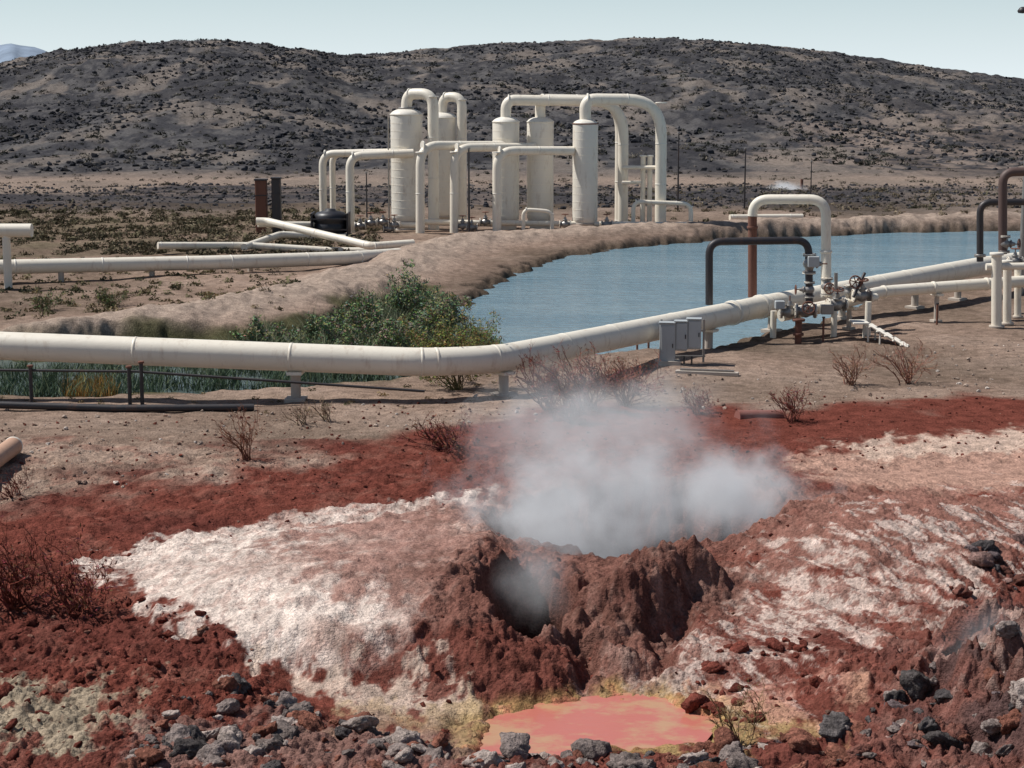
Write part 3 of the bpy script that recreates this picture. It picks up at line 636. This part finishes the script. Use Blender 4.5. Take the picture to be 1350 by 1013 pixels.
pole(895,176,116,.05); pole(983,196,118,.05); pole(1070,213,130,.04); pole(618,196,96.5,.05); pole(483,228,110,.04)
mb=MB(); p=P(1350,12,70); g=h1(p.x,p.y); mb.tube([(p.x+.35,p.y,g-.2),(p.x+.35,p.y,p.z)],[.12,.07],M_galv,12); mb.cyl((p.x+.35,p.y,p.z-.02),(p.x-.05,p.y,p.z+.03),.04,M_galv,8); mb.rev((p.x-.05,p.y,p.z-.12),[(0,-.05),(.16,-.03),(.2,.05),(.12,.16),(.04,.2),(0,.2)],M_dark,14); mb.obj('lamp_post')
# ------------------------------------------------------------------ expansion loops & valves on the right
mb=MB(); 
pA=[P(992,392,60),P(992,263,60),P(1089,263,59.5),P(1089,330,59.5)]
q=fil(pA,.55,8); mb.tube(q[:2],.15,M_rust,18); mb.tube(q[1:],.16,M_cream,18)
mb.tube([P(1089,330,59.5),P(1089,392,59.3)],.17,M_cream,18); mb.ring(P(1089,332,59.5),(0,0,1),.2,.08,M_white); mb.ring(P(992,300,60),(0,0,1),.18,.08,M_rust)
c=P(1090,378,59.3); valve(mb,c,(0,0,1),.28,(0,-1,0)); mb.obj('expansion_loop')
mb=MB(); pB=[P(935,402,57),P(935,319,57),P(1066,317,57.3),P(1067,400,57.3)]
mb.tube(fil(pB,.42,8),.12,M_dark,16); valve(mb,P(1067,348,57.3),(0,0,1),.30,(1,0,0),False); valve(mb,P(1067,382,57.3),(0,0,1),.24,(-1,0,0))
mb.box(P(1072,345,57.1),(.36,.3,.34),M_grey); mb.obj('expansion_loop')
mb=MB()
valve(mb,P(1041,412,57.2),(1,-.1,0),.28,(0,0,1),False); valve(mb,P(1062,410,57),(1,0,0),.32,(0,-1,.3)); valve(mb,P(1103,402,57.9),(1,.3,0),.30,(0,-.3,1))
valve(mb,P(1136,390,58.6),(1,.2,0),.30,(0,-.2,1)); valve(mb,P(1119,386,58.8),(0,0,1),.24,(1,0,0)); mb.torus(P(1128,372,58.4),(.2,-1,.3),.2,.025,M_rust)
mb.box(P(1090,408,57.4),(.4,.3,.3),M_galv); mb.box(P(1028,402,57.1),(.3,.25,.25),M_grey); mb.cyl(P(1102,382,57.8),P(1102,360,57.8),.06,M_galv,8); mb.cyl(P(1125,392,58.3),P(1140,360,58.6),.05,M_dark,8)
mb.tube(fil([P(1040,414,57.2),P(1155,392,59.4)],.2),.13,M_cream,14)
p=P(1053,420,56.6); g=h1(p.x,p.y); mb.cyl((p.x,p.y,g-.2),p,.11,M_rust,12); mb.ring((p.x,p.y,p.z-.05),(0,0,1),.2,.08,M_rust,12); mb.ring((p.x,p.y,p.z-.5),(0,0,1),.17,.08,M_rust,12)
for u,v0 in((1020,410),(1100,410),(1145,398)):
    p=P(u,v0,57.8); g=h1(p.x,p.y); mb.cyl((p.x,p.y,g-.2),p,.10,M_cream,12)
mb.obj('valve_station')
mb=MB(); mb.tube(fil([P(1292,345,64),P(1292,267,64),P(1420,266,64)],.42,8),.12,M_dark,16); mb.ring(P(1292,337,64),(0,0,1),.2,.1,M_galv); mb.obj('expansion_loop')
mb=MB(); mb.tube(fil([P(1322,335,62),P(1322,227,62),P(1420,226,62)],.42,8),.15,paint('brown_steel',(.10,.06,.05),(.03,.03,.03),.6),16)
valve(mb,P(1324,322,62),(0,0,1),.28,(1,0,0)); valve(mb,P(1338,345,61.2),(1,.1,0),.24,(0,0,1)); mb.obj('expansion_loop')
mb=MB()
for u,v0,vb,r in((1314,335,432,.17),(1328,345,428,.14),(1342,350,418,.12)):
    b=G(u,vb,0); p=P(u,v0,b[1]); g=h1(*b); mb.cyl((b[0],b[1],g-.2),p,r,M_cream,16); mb.ring(p,(0,0,1),r*1.35,.09,M_white); mb.ring((b[0],b[1],g+.05),(0,0,1),r*1.5,.08,M_conc)
mb.tube([P(1300,352,60),P(1400,350,60)],.12,M_cream,14); mb.obj('valve_stand')
mb=MB(); d=51.5
for u,v0,v1,w in((880,426,484,.44),(898,424,462,.36),(915,421,460,.40)):
    a=P(u,v0,d); b=P(u,v1,d); hh=a.z-b.z; c=(a+b)/2; mb.box(c,(w,.28,hh),M_grey,-.15,.02); mb.box(c+Vector((0,-.15,0)),(w*.86,.03,hh*.9),M_grey,-.15,.008)
    mb.box(c+Vector((w*.3,-.19,0)),(.03,.03,.12),M_dark,-.15); mb.box(a+Vector((0,-.02,.02)),(w*1.1,.34,.03),M_grey,-.15,.006)
for u in(872,928): 
    p=P(u,428,d+.2); mb.box((p.x,p.y,p.z/2),(.06,.06,p.z+.3),M_galv,0,.006)
for v0 in(436,470): 
    mb.box((P(872,v0,d+.2)+P(928,v0,d+.2))/2,(1.3,.05,.05),M_galv,0,.005)
for u in (884,902,912): mb.tube([P(u,470,d-.02),Vector((P(u,470,d).x,d-.02,-.1))],.025,M_dark,8)
p=P(880,487,d); mb.box((p.x,p.y,h1(p.x,p.y)+.04),(.7,.5,.14),M_conc); mb.obj('electrical_cabinet')
mb=MB(); a=G(893,489,.05); b=G(972,497,.05); c=Vector(((a[0]+b[0])/2,(a[1]+b[1])/2,.07)); mb.box(c,(1.75,.22,.1),M_conc,-.25); mb.box(c+Vector((0,.0,.08)),(1.5,.08,.05),M_galv,-.25); mb.obj('concrete_slab')
mb=MB(); A=P(1140,428,56.5); B=Vector((*G(1192,458,0),0)); B.z=h1(B.x,B.y)
for off in(0,.75):
    o=Vector((.12,off,0)); mb.tube([A+o,B+o],.045,M_white,8)
    mb.cyl((A.x+.12,A.y+off,h1(A.x,A.y)-.05),A+o,.035,M_white,8); q=A+(B-A)*.3; mb.cyl((q.x+.12,q.y+off,-.05),(q.x+.12,q.y+off,q.z),.03,M_white,8)
for k in range(5):
    q=A+(B-A)*(.12+.2*k); mb.box(q+Vector((.12,.375,0)),(.26,.8,.04),M_white,0,.006)
mb.box(A+Vector((-.1,.375,.03)),(.5,.85,.05),M_white,0,.006); mb.obj('access_steps')
for u,v1 in((840,455),(855,455),(1085,450),(1235,430)):
    g=G(u,v1,0); mb=MB(); mb.cyl((g[0],g[1],h1(*g)-.1),(g[0],g[1],.75),.035,M_rust,8); mb.ring((g[0],g[1],.75),(0,0,1),.05,.05,M_dark,8); mb.obj('marker_post')
# ------------------------------------------------------------------ steam: closed volumes, density = union of several lobes
def steam(name,center,scale,lobes,nscale,em,wb=.32):
    me=bpy.data.meshes.new(name); V,Fi=ico(3); me.from_pydata((V*np.array(scale)).tolist(),[],Fi.tolist())
    o=bpy.data.objects.new(name,me); scene.collection.objects.link(o); o.location=center
    m=bpy.data.materials.new('steam'); m.use_nodes=True; nt=m.node_tree; nt.nodes.clear()
    out=nt.nodes.new('ShaderNodeOutputMaterial'); vol=nt.nodes.new('ShaderNodeVolumePrincipled')
    vol.inputs['Color'].default_value=(.985,.985,.99,1); vol.inputs['Anisotropy'].default_value=.1
    p=pos(nt); nz=noise(nt,p,nscale,3,.6); wob=maprange(nt,nz,.3,.7,wb,-wb); tot=None
    for (c,s,dn) in lobes:
        a=nt.nodes.new('ShaderNodeVectorMath'); a.operation='SUBTRACT'; nt.links.new(p,a.inputs[0]); a.inputs[1].default_value=c
        b=nt.nodes.new('ShaderNodeVectorMath'); b.operation='DIVIDE'; nt.links.new(a.outputs[0],b.inputs[0]); b.inputs[1].default_value=s
        l=nt.nodes.new('ShaderNodeVectorMath'); l.operation='LENGTH'; nt.links.new(b.outputs[0],l.inputs[0])
        f=maprange(nt,math2(nt,'ADD',l.outputs['Value'],wob),1.0,.2,0,1); f=math2(nt,'MULTIPLY',math2(nt,'POWER',f,1.6),dn)
        tot=f if tot is None else math2(nt,'MAXIMUM',tot,f)
    nt.links.new(tot,vol.inputs['Density']); nt.links.new(vol.outputs[0],out.inputs['Volume'])
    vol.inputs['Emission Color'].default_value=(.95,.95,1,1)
    nt.links.new(math2(nt,'MULTIPLY',tot,em),vol.inputs['Emission Strength'])  # added self-glow stands in for light scattered repeatedly inside the steam
    me.materials.append(m); return o
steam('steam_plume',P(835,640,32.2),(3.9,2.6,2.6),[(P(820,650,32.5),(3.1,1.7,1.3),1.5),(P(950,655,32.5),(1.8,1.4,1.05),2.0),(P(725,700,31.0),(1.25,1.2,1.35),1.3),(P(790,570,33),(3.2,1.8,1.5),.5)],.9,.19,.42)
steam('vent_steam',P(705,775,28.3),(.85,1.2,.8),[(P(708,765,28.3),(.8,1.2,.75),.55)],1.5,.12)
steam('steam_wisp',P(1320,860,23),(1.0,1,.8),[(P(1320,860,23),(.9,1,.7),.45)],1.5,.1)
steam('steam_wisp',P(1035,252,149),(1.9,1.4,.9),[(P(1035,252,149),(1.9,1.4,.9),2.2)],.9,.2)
# ------------------------------------------------------------------ light
el=math.radians(54); S=Vector((-.93,.22,0)).normalized()*math.cos(el)+Vector((0,0,math.sin(el)))
L=bpy.data.lights.new('sun','SUN'); L.energy=5.0; L.angle=math.radians(.5); L.color=(1,.97,.92)
lo=bpy.data.objects.new('sun',L); scene.collection.objects.link(lo); lo.rotation_euler=S.to_track_quat('Z','Y').to_euler()
w=bpy.data.worlds.new('World'); scene.world=w; w.use_nodes=True; nt=w.node_tree; bg=nt.nodes['Background']
sky=nt.nodes.new('ShaderNodeTexSky'); sky.sky_type='NISHITA'; sky.sun_disc=False; sky.sun_elevation=el; sky.sun_rotation=math.atan2(S.x,S.y); sky.air_density=1.0; sky.dust_density=.4
tc=nt.nodes.new('ShaderNodeTexCoord'); sx=nt.nodes.new('ShaderNodeSeparateXYZ'); nt.links.new(tc.outputs['Generated'],sx.inputs[0])
f=maprange(nt,sx.outputs['Z'],0.0,.16,1,0); f=math2(nt,'POWER',f,1.2); f=math2(nt,'MULTIPLY',f,.95)
hz=maprange(nt,sx.outputs['Z'],0.0,.05,1,0)
hc=mixc(nt,hz,(10.2,12.6,13.9),(12.0,13.4,14.0))
nt.links.new(mixc(nt,f,sky.outputs[0],hc),bg.inputs[0]); bg.inputs[1].default_value=.068
scene.view_settings.view_transform='Standard'; scene.view_settings.look='None'; scene.view_settings.exposure=0
# ------------------------------------------------------------------ camera
cam=bpy.data.cameras.new('camera'); co=bpy.data.objects.new('camera',cam); scene.collection.objects.link(co)
co.location=(0,0,CZ); co.rotation_euler=(math.pi/2-PITCH,0,0); cam.sensor_width=36; cam.lens=36*F/W; cam.clip_end=20000; cam.clip_start=.5
scene.camera=co
